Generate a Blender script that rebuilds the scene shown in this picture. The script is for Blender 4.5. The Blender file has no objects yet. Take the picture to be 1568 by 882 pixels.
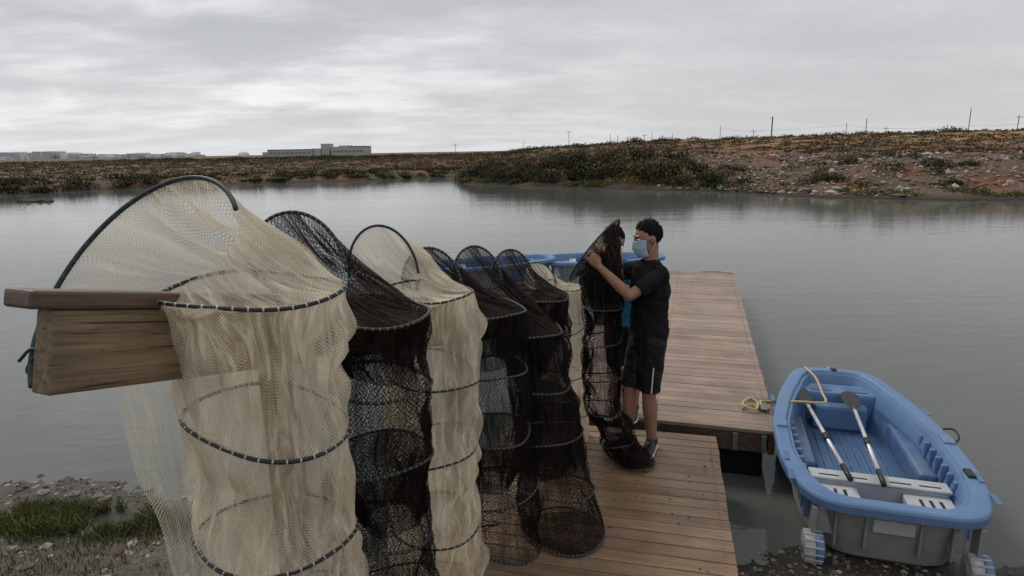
import bpy, math, random, bmesh
import numpy as np
from mathutils import Matrix, Vector, noise as mn
random.seed(7); rng=np.random.default_rng(7)
S=bpy.context.scene; COL=bpy.context.collection
V=Vector
# ------------------------------------------------------------------ helpers
def link(o,parent=None):
    COL.objects.link(o)
    if parent is not None: o.parent=parent
    return o
def empty(name,loc=(0,0,0),rotz=0,rot=None):
    e=bpy.data.objects.new(name,None); e.empty_display_size=.1
    e.location=loc; e.rotation_euler=rot if rot else (0,0,rotz); COL.objects.link(e); return e
def mesh(name,v,f,mat,parent=None,smooth=False,uv=None,col=None):
    me=bpy.data.meshes.new(name)
    me.from_pydata([tuple(p) for p in v] if not isinstance(v,np.ndarray) else v.tolist(),[],f.tolist() if isinstance(f,np.ndarray) else f)
    if uv is not None:
        l=me.uv_layers.new(name='UV'); 
        l.data.foreach_set('uv',np.array(uv,dtype=np.float32).ravel())
    if col is not None:
        a=me.color_attributes.new('Col','FLOAT_COLOR','POINT')
        c=np.ones((len(me.vertices),4),dtype=np.float32); c[:,:3]=np.array(col,dtype=np.float32)
        a.data.foreach_set('color',c.ravel())
    if smooth: me.polygons.foreach_set('use_smooth',[True]*len(me.polygons))
    me.materials.append(mat); me.update()
    o=bpy.data.objects.new(name,me); return link(o,parent)
BOXF=[(0,3,2,1),(4,5,6,7),(0,1,5,4),(1,2,6,5),(2,3,7,6),(3,0,4,7)]
def boxv(x0,x1,y0,y1,z0,z1):
    return [(x0,y0,z0),(x1,y0,z0),(x1,y1,z0),(x0,y1,z0),(x0,y0,z1),(x1,y0,z1),(x1,y1,z1),(x0,y1,z1)]
def boxes(name,bl,mat,parent=None,bevel=0,cols=None):
    v=[];f=[];c=[]
    for i,b in enumerate(bl):
        n=len(v); v+=boxv(*b); f+=[tuple(n+k for k in q) for q in BOXF]
        if cols is not None: c+=[cols[i]]*8
    o=mesh(name,v,f,mat,parent,col=c if cols is not None else None)
    if bevel:
        m=o.modifiers.new('b','BEVEL'); m.width=bevel; m.segments=2; m.limit_method='ANGLE'
    return o
def tube(name,pts,r,mat,parent=None,closed=False,seg=8):
    pts=[V(p) for p in pts]; n=len(pts); v=[];f=[];uv=[]
    L=[0]
    for i in range(1,n+1): L.append(L[-1]+(pts[i%n]-pts[i-1]).length)
    prev=None
    for i,p in enumerate(pts):
        if closed: t=pts[(i+1)%n]-pts[i-1]
        else: t=pts[min(i+1,n-1)]-pts[max(i-1,0)]
        t.normalize()
        if prev is None: a=t.orthogonal().normalized()
        else: a=(prev-t*prev.dot(t)).normalized()
        prev=a; b=t.cross(a)
        rr=r[i] if isinstance(r,(list,tuple)) else r
        for k in range(seg):
            an=2*math.pi*k/seg; v.append(p+a*(math.cos(an)*rr)+b*(math.sin(an)*rr))
    m=n if closed else n-1
    for i in range(m):
        j=(i+1)%n
        for k in range(seg):
            k2=(k+1)%seg
            f.append((i*seg+k,i*seg+k2,j*seg+k2,j*seg+k))
            uv+=[(k/seg,L[i]),((k+1)/seg,L[i]),((k+1)/seg,L[i+1]),(k/seg,L[i+1])]
    if not closed:
        f.append(tuple(range(seg))[::-1]); uv+=[(0,0)]*seg
        f.append(tuple((n-1)*seg+k for k in range(seg))); uv+=[(0,L[n-1])]*seg
    return mesh(name,v,f,mat,parent,smooth=True,uv=uv)
def catmull(pts,n=8):
    P=[V(p) for p in pts]; P=[P[0]*2-P[1]]+P+[P[-1]*2-P[-2]]; out=[]
    for i in range(1,len(P)-2):
        for k in range(n):
            t=k/n; a,b,c,d=P[i-1:i+3]
            out.append(.5*((2*b)+(c-a)*t+(2*a-5*b+4*c-d)*t*t+(3*b-a-3*c+d)*t**3))
    out.append(P[-2]); return out
_tab=rng.random(65536)
def vnoise(x,y):
    xi=np.floor(x).astype(np.int64); yi=np.floor(y).astype(np.int64); fx=x-xi; fy=y-yi
    fx=fx*fx*(3-2*fx); fy=fy*fy*(3-2*fy)
    h=lambda a,b:_tab[((a*73856093)^(b*19349663))&65535]
    return (h(xi,yi)*(1-fx)+h(xi+1,yi)*fx)*(1-fy)+(h(xi,yi+1)*(1-fx)+h(xi+1,yi+1)*fx)*fy
def fbm(x,y,o=4):
    s=0;a=.5
    for i in range(o): s=s+a*vnoise(x*2**i+i*17.3,y*2**i+i*9.1); a*=.5
    return s/(1-.5**o)
def sst(a,b,x):
    t=np.clip((x-a)/(b-a),0,1); return t*t*(3-2*t)
# ------------------------------------------------------------------ material helpers
def newmat(name):
    m=bpy.data.materials.new(name); m.use_nodes=True; nt=m.node_tree
    return m,nt,nt.nodes['Principled BSDF'],nt.nodes['Material Output']
def N(nt,t,**k):
    n=nt.nodes.new(t)
    for a,b in k.items(): setattr(n,a,b)
    return n
def setin(nt,sock,val):
    if isinstance(val,bpy.types.NodeSocket): nt.links.new(val,sock)
    elif isinstance(val,(tuple,list)) and len(val)==3 and sock.type=='RGBA': sock.default_value=(*val,1)
    else: sock.default_value=val
def math_(nt,op,a,b=None,c=None,clamp=False):
    n=N(nt,'ShaderNodeMath',operation=op,use_clamp=clamp); setin(nt,n.inputs[0],a)
    if b is not None: setin(nt,n.inputs[1],b)
    if c is not None: setin(nt,n.inputs[2],c)
    return n.outputs[0]
def mixc(nt,f,a,b,bt='MIX'):
    n=N(nt,'ShaderNodeMix',data_type='RGBA',blend_type=bt); setin(nt,n.inputs[0],f); setin(nt,n.inputs[6],a); setin(nt,n.inputs[7],b); return n.outputs[2]
def noise_(nt,vec,scale,detail=4,rough=.55,dist=0):
    n=N(nt,'ShaderNodeTexNoise'); n.inputs['Scale'].default_value=scale; n.inputs['Detail'].default_value=detail
    n.inputs['Roughness'].default_value=rough; n.inputs['Distortion'].default_value=dist
    if vec is not None: nt.links.new(vec,n.inputs['Vector'])
    return n.outputs['Fac']
def mapr(nt,v,a,b,c=0,d=1):
    n=N(nt,'ShaderNodeMapRange'); setin(nt,n.inputs[0],v)
    for i,x in enumerate((a,b,c,d)): n.inputs[i+1].default_value=x
    return n.outputs[0]
def mapping(nt,vec,scale=(1,1,1),loc=(0,0,0)):
    n=N(nt,'ShaderNodeMapping'); nt.links.new(vec,n.inputs[0]); n.inputs['Scale'].default_value=scale; n.inputs['Location'].default_value=loc; return n.outputs[0]
def tc(nt,w='Object'): return N(nt,'ShaderNodeTexCoord').outputs[w]
def bump(nt,h,strength=.5,dist=.01):
    n=N(nt,'ShaderNodeBump'); n.inputs['Strength'].default_value=strength; n.inputs['Distance'].default_value=dist; nt.links.new(h,n.inputs['Height'])
    return n.outputs[0]
def simple(name,c,rough=.6,var=.15,scale=20,bmp=0,metal=0,spec=.5,dirt=None):
    m,nt,p,o=newmat(name); v=tc(nt); n=noise_(nt,v,scale,5)
    f=mapr(nt,n,.3,.7)
    col=mixc(nt,f,tuple(x*(1-var) for x in c),tuple(min(1,x*(1+var)) for x in c))
    if dirt:
        n2=noise_(nt,v,scale*.25,6,.7); col=mixc(nt,mapr(nt,n2,.5,.72,0,dirt[1]),col,dirt[0])
    nt.links.new(col,p.inputs['Base Color']); nt.links.new(mapr(nt,n,.3,.7,max(rough-.08,0),min(rough+.1,1)),p.inputs['Roughness'])
    p.inputs['Metallic'].default_value=metal; p.inputs['Specular IOR Level'].default_value=spec
    if bmp: nt.links.new(bump(nt,n,bmp,.01),p.inputs['Normal'])
    return m
def netmat(name,c1,c2,cell,w,base,trans,gather,stretch=(38,3,1)):
    m,nt,p,o=newmat(name); nt.nodes.remove(p)
    uv=N(nt,'ShaderNodeUVMap').outputs[0]; s=N(nt,'ShaderNodeSeparateXYZ')
    nz=N(nt,'ShaderNodeTexNoise'); nz.inputs['Scale'].default_value=16; nz.inputs['Detail'].default_value=1; nt.links.new(uv,nz.inputs['Vector'])
    va=N(nt,'ShaderNodeVectorMath',operation='MULTIPLY_ADD'); nt.links.new(nz.outputs['Color'],va.inputs[0]); va.inputs[1].default_value=(cell*2.2,cell*2.2,0); nt.links.new(uv,va.inputs[2])
    nt.links.new(va.outputs[0],s.inputs[0])
    u,v=s.outputs[0],s.outputs[1]
    a=math_(nt,'FRACT',math_(nt,'DIVIDE',math_(nt,'ADD',u,math_(nt,'MULTIPLY',v,.8)),cell))
    b=math_(nt,'FRACT',math_(nt,'DIVIDE',math_(nt,'SUBTRACT',u,math_(nt,'MULTIPLY',v,.8)),cell))
    line=math_(nt,'MAXIMUM',math_(nt,'LESS_THAN',a,w),math_(nt,'LESS_THAN',b,w))
    g=noise_(nt,mapping(nt,uv,stretch),1,3,.62,1.3)
    g2=noise_(nt,mapping(nt,uv,(8,4,1),(3,1,0)),1,2,.6,1)
    gg=math_(nt,'ADD',mapr(nt,g,.46,.66,0,gather),mapr(nt,g2,.48,.68,0,gather*.8))
    alpha=math_(nt,'ADD',math_(nt,'MULTIPLY',line,1-base),math_(nt,'ADD',gg,base),clamp=True)
    col=mixc(nt,mapr(nt,g,.38,.64),c1,c2)
    d=N(nt,'ShaderNodeBsdfDiffuse'); nt.links.new(col,d.inputs[0])
    t=N(nt,'ShaderNodeBsdfTranslucent'); nt.links.new(col,t.inputs[0])
    mx=N(nt,'ShaderNodeMixShader'); mx.inputs[0].default_value=trans; nt.links.new(d.outputs[0],mx.inputs[1]); nt.links.new(t.outputs[0],mx.inputs[2])
    tr=N(nt,'ShaderNodeBsdfTransparent'); m2=N(nt,'ShaderNodeMixShader'); nt.links.new(alpha,m2.inputs[0]); nt.links.new(tr.outputs[0],m2.inputs[1]); nt.links.new(mx.outputs[0],m2.inputs[2])
    nt.links.new(m2.outputs[0],o.inputs[0]); return m
# ------------------------------------------------------------------ materials
M_cream=netmat('cream_netting',(.66,.58,.45),(.88,.80,.65),.0075,.2,.10,.42,.48,(30,5,1))
M_creamthin=netmat('thin_cream_netting',(.60,.56,.45),(.78,.73,.62),.012,.18,.05,.4,.25)
M_black=netmat('black_netting',(.010,.009,.009),(.028,.023,.022),.017,.17,.04,.1,.38)
M_blackdrape=netmat('gathered_black_netting',(.010,.009,.008),(.050,.040,.036),.014,.2,.20,.1,.62,(50,4,1))
M_blackin=netmat('black_funnel_netting',(.012,.010,.009),(.032,.024,.022),.014,.2,.14,.1,.55)
def ropemat(name,c,stitch,per,w):
    m,nt,p,o=newmat(name); uv=N(nt,'ShaderNodeUVMap').outputs[0]; s=N(nt,'ShaderNodeSeparateXYZ'); nt.links.new(uv,s.inputs[0])
    fr=math_(nt,'FRACT',math_(nt,'DIVIDE',s.outputs[1],per)); l=math_(nt,'LESS_THAN',fr,w)
    nt.links.new(mixc(nt,l,c,stitch),p.inputs['Base Color']); p.inputs['Roughness'].default_value=.5; return m
M_ringB=ropemat('ring_hoop_stitched',(.015,.018,.022),(.5,.48,.4),.038,.12)
M_ringD=ropemat('ring_hoop_dark',(.012,.013,.015),(.16,.15,.14),.026,.2)
M_mouth=ropemat('mouth_hoop',(.006,.016,.024),(.015,.035,.04),.06,.2)
M_rope=ropemat('rope',(.55,.45,.22),(.35,.27,.12),.012,.4)
M_shirt=simple('black_cotton',(.011,.011,.013),.85,.3,30,.4,spec=.2)
M_shorts=simple('black_polyester',(.009,.009,.011),.6,.3,30,.3,spec=.3)
M_blue_shirt=simple('blue_cotton',(.03,.20,.36),.85,.2,30,.4,spec=.2)
M_skin=simple('skin',(.34,.18,.115),.5,.12,40,.1)
M_hair=simple('black_hair',(.007,.006,.006),.6,.5,90,.9,spec=.2)
M_mask=simple('surgical_mask',(.38,.54,.66),.8,.08,60,.2)
M_white=simple('white_rubber',(.6,.6,.6),.6,.05)
M_eye=simple('eye_white',(.7,.68,.65),.2,.03)
M_iris=simple('iris',(.02,.012,.008),.2,.1)
M_lips=simple('lips',(.3,.12,.09),.5)
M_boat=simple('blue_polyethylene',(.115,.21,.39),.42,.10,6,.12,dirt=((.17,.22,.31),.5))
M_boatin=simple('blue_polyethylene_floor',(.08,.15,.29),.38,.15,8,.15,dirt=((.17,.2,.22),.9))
M_hull=simple('grey_polyethylene',(.29,.29,.29),.55,.12,8,.15,dirt=((.12,.11,.095),.6))
M_seat=simple('white_grey_seat_plastic',(.48,.50,.53),.45,.1,9,.1,dirt=((.22,.21,.18),.6))
M_blackp=simple('black_plastic',(.015,.015,.016),.45,.3,20,.1)
M_alu=simple('white_aluminium',(.6,.61,.63),.35,.1,20,metal=.3)
M_metal=simple('galvanised_steel',(.22,.22,.22),.5,.2,20,metal=.7)
M_float=simple('dark_float',(.010,.010,.010),.8,.3,5,spec=.2)
def woodmat(name,c1,c2,along,rough,groove=False,attr=False,gs=28,knots=.6,crack=0):
    m,nt,p,o=newmat(name); v=tc(nt)
    sc=[gs]*3; sc[along]=1.6
    n=noise_(nt,mapping(nt,v,tuple(sc)),1,7,.68,1.2); n2=noise_(nt,v,2.2,5,.6); n3=noise_(nt,v,.8,4,.6)
    col=mixc(nt,mapr(nt,n,.34,.66),c1,c2)
    col=mixc(nt,mapr(nt,n2,.38,.68,0,.5),col,tuple(x*.5 for x in c1))
    kn=N(nt,'ShaderNodeTexVoronoi'); ks=[9,9,9]; ks[along]=3; nt.links.new(mapping(nt,v,tuple(ks)),kn.inputs[0])
    col=mixc(nt,mapr(nt,kn.outputs['Distance'],.0,.14,knots,0),col,tuple(x*.25 for x in c1))
    if crack:
        s2=[90]*3; s2[along]=2.2; cn=noise_(nt,mapping(nt,v,tuple(s2)),1,4,.6,.5); col=mixc(nt,mapr(nt,cn,.60,.66,0,crack),col,tuple(x*.2 for x in c1))
    if attr:
        a=N(nt,'ShaderNodeAttribute',attribute_name='Col'); col=mixc(nt,1.0,col,a.outputs[0],'MULTIPLY')
    nt.links.new(col,p.inputs['Base Color'])
    nt.links.new(mapr(nt,n3,.35,.62,rough-.2,rough+.2),p.inputs['Roughness'])
    h=n
    if groove:
        s=N(nt,'ShaderNodeSeparateXYZ'); nt.links.new(v,s.inputs[0])
        w=math_(nt,'SINE',math_(nt,'MULTIPLY',s.outputs[1],2*math.pi/.0175)); h=math_(nt,'ADD',math_(nt,'MULTIPLY',w,.5),math_(nt,'MULTIPLY',n,.6))
    nt.links.new(bump(nt,h,.6,.004),p.inputs['Normal']); return m
M_deck=woodmat('weathered_decking_wood',(.28,.20,.15),(.45,.335,.26),0,.42,True,attr=True,knots=.35)
M_decklow=woodmat('wet_decking_wood',(.21,.13,.075),(.38,.25,.15),0,.34,True,attr=True,knots=.35)
M_beam=woodmat('weathered_timber',(.12,.08,.045),(.36,.26,.155),1,.55,gs=34,crack=.85,knots=.9)
M_cap=woodmat('dark_wet_timber',(.055,.034,.025),(.16,.10,.07),1,.42,gs=34,crack=.6)
# ------------------------------------------------------------------ camera
cd=bpy.data.cameras.new('camera'); cd.lens=22; cd.sensor_width=36; cd.clip_end=12000; cd.clip_start=.05
cam=bpy.data.objects.new('camera',cd); COL.objects.link(cam)
R=Matrix.Rotation(math.radians(77.6),3,'X')@Matrix.Rotation(math.radians(-1),3,'Z')
cam.matrix_world=Matrix.Translation((0,0,2.7))@R.to_4x4(); S.camera=cam
S.view_settings.view_transform='Standard'; S.view_settings.look='None'; S.view_settings.exposure=0
# ------------------------------------------------------------------ world sky
w=bpy.data.worlds.new('World'); S.world=w; w.use_nodes=True; nt=w.node_tree; nt.nodes.clear()
out=N(nt,'ShaderNodeOutputWorld'); bg=N(nt,'ShaderNodeBackground')
g=tc(nt,'Generated'); s=N(nt,'ShaderNodeSeparateXYZ'); nt.links.new(g,s.inputs[0])
zz=math_(nt,'ADD',math_(nt,'MAXIMUM',s.outputs[2],0.0),.14)
cv=N(nt,'ShaderNodeCombineXYZ'); setin(nt,cv.inputs[0],math_(nt,'DIVIDE',s.outputs[0],zz)); setin(nt,cv.inputs[1],math_(nt,'DIVIDE',s.outputs[1],zz))
n1=noise_(nt,mapping(nt,cv.outputs[0],(1.15,1.6,1),(1.3,.4,0)),1,8,.6,.15)
n2=noise_(nt,mapping(nt,cv.outputs[0],(.45,.75,1),(5.3,2.4,0)),1,4,.5,.2)
nn=math_(nt,'ADD',math_(nt,'MULTIPLY',n1,.55),math_(nt,'MULTIPLY',n2,.45))
cr=N(nt,'ShaderNodeValToRGB'); nt.links.new(nn,cr.inputs[0]); e=cr.color_ramp.elements
e[0].position=.40; e[0].color=(.43,.44,.46,1); e[1].position=.60; e[1].color=(.96,.97,.98,1)
x=e.new(.46); x.color=(.52,.53,.545,1); x=e.new(.52); x.color=(.68,.69,.705,1)
left=mapr(nt,s.outputs[0],.25,-.40)
flat=mixc(nt,mapr(nt,s.outputs[2],0,.35),(.63,.64,.655),(.52,.525,.535))
c=mixc(nt,mapr(nt,left,0,1,.15,.95),flat,cr.outputs[0])
elv=mapr(nt,s.outputs[2],.26,.10); c=mixc(nt,math_(nt,'MULTIPLY',elv,math_(nt,'MULTIPLY',left,.35)),c,(.88,.89,.91))
hz=mapr(nt,s.outputs[2],.07,0)
c=mixc(nt,math_(nt,'MULTIPLY',hz,math_(nt,'MULTIPLY',left,.6)),c,(.77,.79,.82))
sk=N(nt,'ShaderNodeTexSky',sky_type='NISHITA',sun_disc=False); sk.sun_elevation=math.radians(50); sk.sun_rotation=math.radians(-40)
c2=mixc(nt,.04,c,mixc(nt,1.0,sk.outputs[0],(.1,.1,.1),'MULTIPLY'))
nt.links.new(c2,bg.inputs[0]); bg.inputs[1].default_value=1.0; nt.links.new(bg.outputs[0],out.inputs[0])
sl=bpy.data.lights.new('sun','SUN'); sl.energy=1.5; sl.angle=math.radians(18); sl.color=(1,.95,.88)
so=bpy.data.objects.new('sun',sl); COL.objects.link(so)
el=math.radians(50); az=math.radians(-40)
dirv=V((math.sin(az)*math.cos(el),math.cos(az)*math.cos(el),math.sin(el))); so.rotation_euler=dirv.to_track_quat('Z','Y').to_euler(); so.location=dirv*50
# ------------------------------------------------------------------ water
m,nt,p,o=newmat('water'); v=tc(nt)
p.inputs['Base Color'].default_value=(.108,.118,.108,1); p.inputs['IOR'].default_value=1.36
a=noise_(nt,mapping(nt,v,(1.2,3.2,1)),1,4,.6,.5); b=noise_(nt,mapping(nt,v,(.12,.5,1)),1,4,.6,.5); c=noise_(nt,mapping(nt,v,(7,13,1)),1,3,.5,.3)
h=math_(nt,'ADD',math_(nt,'ADD',math_(nt,'MULTIPLY',a,.28),math_(nt,'MULTIPLY',b,.5)),math_(nt,'MULTIPLY',c,.06))
nt.links.new(bump(nt,h,.28,.07),p.inputs['Normal'])
big=noise_(nt,mapping(nt,v,(.03,.12,1)),1,3); nt.links.new(mapr(nt,big,.4,.6,.02,.08),p.inputs['Roughness'])
mesh('water',[(-900,2,0),(900,2,0),(900,900,0),(-900,900,0)],[(0,1,2,3)],m)
# ------------------------------------------------------------------ far terrain
P=[(-4000,35),(-120,42),(-60,44),(-38.6,47.8),(-34,55),(-26.4,59.5),(-14.3,62.8),(-9,66.6),(-3,69),(5,70.5),(6.5,68),(-1,64),(-4.6,58),(-4.85,54.6),(.94,48.7),(7.45,42.7),(12.9,38.6),(16.4,33.0),(20.2,30.5),(24.6,28.8),(45,25),(120,15),(4000,-100),(4500,8000),(-4500,8000)]
def sdist(x,y):
    n=len(P); d=np.full(x.shape,1e18); ins=np.zeros(x.shape,bool)
    for i in range(n):
        ax,ay=P[i]; bx,by=P[(i+1)%n]; ex,ey=bx-ax,by-ay
        t=np.clip(((x-ax)*ex+(y-ay)*ey)/(ex*ex+ey*ey),0,1)
        d=np.minimum(d,(x-ax-t*ex)**2+(y-ay-t*ey)**2)
        c=((ay>y)!=(by>y)); xx=ax+(y-ay)/(by-ay+1e-12)*ex
        ins^=c&(x<xx)
    d=np.sqrt(d); return np.where(ins,d,-d)
def height(x,y):
    d=sdist(x,y)+(fbm(x*.35,y*.35,3)-.5)*1.6
    sR=sst(-6,12,x); wd=3.0+6*sR*sst(8,14,x)
    top=.75+1.15*sR
    z=.1+(top-.1)*sst(0,1,np.clip(d,0,None)/wd)+ (fbm(x*.25,y*.25,4)-.5)*.6*sst(0,5,d)*(.5+.8*sR)+(fbm(x*1.1,y*1.1,3)-.5)*.35*sst(0,2,d)
    z+=sst(-35,60,x)*2.0*sst(8,110,d)
    z+=sst(18,45,x)*1.2*sst(6,30,d)*fbm(x*.05,y*.05,3)*(1-sst(100,200,d)*.6)
    return np.where(d>0,z,np.maximum(d*.35,-1.2)+.0),d
na,nr=520,300
ang=np.radians(np.linspace(-64,64,na)); rr=np.geomspace(20,5000,nr)
Ag,Rg=np.meshgrid(ang,rr); X=Rg*np.sin(Ag); Y=Rg*np.cos(Ag); Z,D=height(X.ravel(),Y.ravel())
vv=np.stack([X.ravel(),Y.ravel(),Z],1)
idx=np.arange(na*nr).reshape(nr,na); ff=np.stack([idx[:-1,:-1],idx[:-1,1:],idx[1:,1:],idx[1:,:-1]],-1).reshape(-1,4)
m,nt,p,o=newmat('far_shore_soil'); v=tc(nt); s=N(nt,'ShaderNodeSeparateXYZ'); nt.links.new(v,s.inputs[0])
a=noise_(nt,v,.16,7,.65,.6); b=noise_(nt,v,.45,6,.65); c=noise_(nt,v,3.5,6,.7)
olive=mixc(nt,mapr(nt,b,.4,.6),(.055,.052,.024),(.115,.098,.05))
brown=mixc(nt,mapr(nt,c,.35,.65),(.07,.046,.028),(.20,.14,.09))
red=mixc(nt,mapr(nt,c,.35,.65),(.15,.045,.014),(.30,.11,.04))
col=mixc(nt,mapr(nt,a,.46,.56),olive,brown)
rr_=math_(nt,'MULTIPLY',mapr(nt,noise_(nt,v,.22,5,.6,.4),.47,.57),mapr(nt,s.outputs[0],-60,20,.5,.95)); col=mixc(nt,rr_,col,red)
rb=math_(nt,'MULTIPLY',mapr(nt,s.outputs[0],9,16),mapr(nt,s.outputs[1],75,50))
deb=mixc(nt,mapr(nt,noise_(nt,v,6,5,.8),.4,.65),(.08,.048,.03),(.33,.235,.175))
col=mixc(nt,math_(nt,'MULTIPLY',rb,mapr(nt,b,.42,.54,0,.75)),col,deb)
och=math_(nt,'MULTIPLY',mapr(nt,s.outputs[0],28,48),mapr(nt,s.outputs[1],44,60)); col=mixc(nt,math_(nt,'MULTIPLY',och,mapr(nt,a,.48,.53)),col,(.40,.22,.11))
mud=mapr(nt,s.outputs[2],.25,.05); col=mixc(nt,mud,col,(.03,.026,.018))
nt.links.new(col,p.inputs['Base Color']); p.inputs['Roughness'].default_value=.9; nt.links.new(bump(nt,c,.9,.3),p.inputs['Normal'])
mesh('far_shore_terrain',vv,ff,m,smooth=True)
# ------------------------------------------------------------------ foliage
m,nt,p,o=newmat('scrub_foliage'); at=N(nt,'ShaderNodeAttribute',attribute_name='Col'); nt.links.new(at.outputs[0],p.inputs['Base Color']); p.inputs['Roughness'].default_value=.75
p.inputs['Specular IOR Level'].default_value=.2; M_leaf=m
def leaves(name,cen,size,col,parent=None):
    n=len(cen); a=rng.normal(size=(n,3)); a/=np.linalg.norm(a,axis=1)[:,None]; b=rng.normal(size=(n,3)); b-=a*(a*b).sum(1)[:,None]; b/=np.linalg.norm(b,axis=1)[:,None]
    s=size[:,None]*rng.uniform(.6,1.4,(n,1))
    v=np.stack([cen-a*s*.5-b*s*.3,cen+a*s*.5-b*s*.25,cen+b*s*.6],1).reshape(-1,3)
    f=np.arange(3*n).reshape(n,3); c=np.repeat(col,3,axis=0)
    return mesh(name,v,f,M_leaf,parent,col=c)
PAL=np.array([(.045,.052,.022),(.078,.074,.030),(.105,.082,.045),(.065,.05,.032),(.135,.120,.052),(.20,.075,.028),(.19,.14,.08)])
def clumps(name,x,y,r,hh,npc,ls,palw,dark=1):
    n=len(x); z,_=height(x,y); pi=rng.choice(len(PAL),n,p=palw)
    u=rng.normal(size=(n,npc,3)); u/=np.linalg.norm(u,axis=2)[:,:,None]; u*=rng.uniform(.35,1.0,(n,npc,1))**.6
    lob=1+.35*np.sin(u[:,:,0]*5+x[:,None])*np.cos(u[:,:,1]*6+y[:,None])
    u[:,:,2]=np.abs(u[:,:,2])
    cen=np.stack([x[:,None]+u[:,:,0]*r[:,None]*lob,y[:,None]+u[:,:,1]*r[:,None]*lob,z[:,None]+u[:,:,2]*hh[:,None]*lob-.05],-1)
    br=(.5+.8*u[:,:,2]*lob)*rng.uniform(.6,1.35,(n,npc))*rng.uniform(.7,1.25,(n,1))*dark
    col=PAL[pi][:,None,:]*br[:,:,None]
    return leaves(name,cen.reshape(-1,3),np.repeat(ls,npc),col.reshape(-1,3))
def scatter(n,amin,amax,r0,r1,dmin=.6,pw=1.0):
    a=np.radians(rng.uniform(amin,amax,n)); r=r0*(r1/r0)**(rng.random(n)**pw); x=r*np.sin(a); y=r*np.cos(a); _,d=height(x,y); k=(d>dmin)
    return x[k],y[k],r[k],d[k]
x,y,r,d=scatter(24000,-52,52,28,420)
k=~((x>10)&(d<12)&(r<75)&(rng.random(len(x))<.62))&(fbm(x*.09,y*.09,3)+.12*(x<0)>.42); x,y,r=x[k],y[k],r[k]
sz=(.18+.0023*r*rng.uniform(.6,1.6,len(x)))*np.where(x<-15,.8,1)
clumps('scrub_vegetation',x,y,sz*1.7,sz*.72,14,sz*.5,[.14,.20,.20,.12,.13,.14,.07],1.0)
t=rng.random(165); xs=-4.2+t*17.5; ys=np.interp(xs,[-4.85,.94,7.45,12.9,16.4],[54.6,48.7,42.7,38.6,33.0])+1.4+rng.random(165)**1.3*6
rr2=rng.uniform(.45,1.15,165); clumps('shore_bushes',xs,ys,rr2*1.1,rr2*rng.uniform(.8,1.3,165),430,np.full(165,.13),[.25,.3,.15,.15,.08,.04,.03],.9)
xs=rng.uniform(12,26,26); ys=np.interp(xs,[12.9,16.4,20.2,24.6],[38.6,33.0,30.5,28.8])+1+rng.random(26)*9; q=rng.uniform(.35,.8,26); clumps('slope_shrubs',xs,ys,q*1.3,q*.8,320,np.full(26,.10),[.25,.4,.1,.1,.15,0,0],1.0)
xs=rng.uniform(-4,26,150); ys=np.interp(xs,[-4.85,.94,7.45,12.9,16.4,20.2,24.6],[54.6,48.7,42.7,38.6,33.0,30.5,28.8])+.9+rng.random(150)*1.0
k=(xs<13)|(rng.random(150)<.3); xs,ys=xs[k],ys[k]; q=rng.uniform(.25,.55,len(xs)); clumps('waterside_reeds',xs,ys,q*1.5,q*.75,150,np.full(len(xs),.10),[.02,.2,.1,.03,.6,.0,.05],1.45)
t=rng.random(420); xs=-70+t*64; ys=np.interp(xs,[-120,-60,-38.6,-34,-26.4,-14.3,-9],[42,44,47.8,55,59.5,62.8,66.6])+.9+rng.random(420)**1.5*7
q=rng.uniform(.25,.65,420)*np.where(xs<-30,1.1,.75); clumps('bank_bushes',xs,ys,q*1.7,q*.85,130,np.full(420,.15),[.34,.24,.14,.16,.06,.04,.02],.85)
x,y,r,d=scatter(420,-28,48,150,420); q=r*rng.uniform(.003,.0075,len(x))*np.where(x<0,.6,1); clumps('distant_tree_line',x,y,q*2.4,q*.8,110,q*.3,[.4,.2,.1,.2,.05,.02,.03],.8)
a=np.radians(rng.uniform(4,46,75)); r=rng.uniform(170,260,75); q=rng.uniform(.5,1.5,75); clumps('horizon_trees',r*np.sin(a),r*np.cos(a),q*1.6,q*1.1,240,q*.22,[.5,.2,.1,.2,0,0,0],.7)
a=np.radians(rng.uniform(-32,-8,70)); r=rng.uniform(230,380,70); q=rng.uniform(.6,1.5,70); clumps('horizon_trees',r*np.sin(a),r*np.cos(a),q*3.2,q*1.1,200,q*.28,[.5,.2,.1,.2,0,0,0],.8)
def rocks(name,x,y,z,s,cols,mat,parent=None):
    base=np.array([(0,0,1),(.9,0,.3),(.3,.85,.35),(-.75,.5,.3),(-.7,-.55,.25),(.28,-.85,.3),(.6,.4,-.5),(-.4,.6,-.5),(-.5,-.4,-.5),(.5,-.5,-.5)])
    fc=np.array([(0,1,2),(0,2,3),(0,3,4),(0,4,5),(0,5,1),(1,6,2),(2,7,3),(3,8,4),(4,8,5),(5,9,1),(1,9,6),(2,6,7),(3,7,8),(5,8,9),(6,9,7),(7,9,8)])
    n=len(x); v=base[None]*(1+rng.uniform(-.3,.3,(n,10,3)))*s[:,None,None]*rng.uniform(.6,1.3,(n,1,3))*np.array([1,1,.65])
    th=rng.uniform(0,6.28,n)[:,None]; cx=np.cos(th)*v[:,:,0]-np.sin(th)*v[:,:,1]; cy=np.sin(th)*v[:,:,0]+np.cos(th)*v[:,:,1]
    v=np.stack([cx+x[:,None],cy+y[:,None],v[:,:,2]+z[:,None]],-1).reshape(-1,3)
    f=(fc[None]+10*np.arange(n)[:,None,None]).reshape(-1,3); return mesh(name,v,f,mat,parent,col=np.repeat(cols,10,axis=0))
m,nt,p,o=newmat('stone'); at=N(nt,'ShaderNodeAttribute',attribute_name='Col'); v=tc(nt); n_=noise_(nt,v,30,5,.7)
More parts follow.
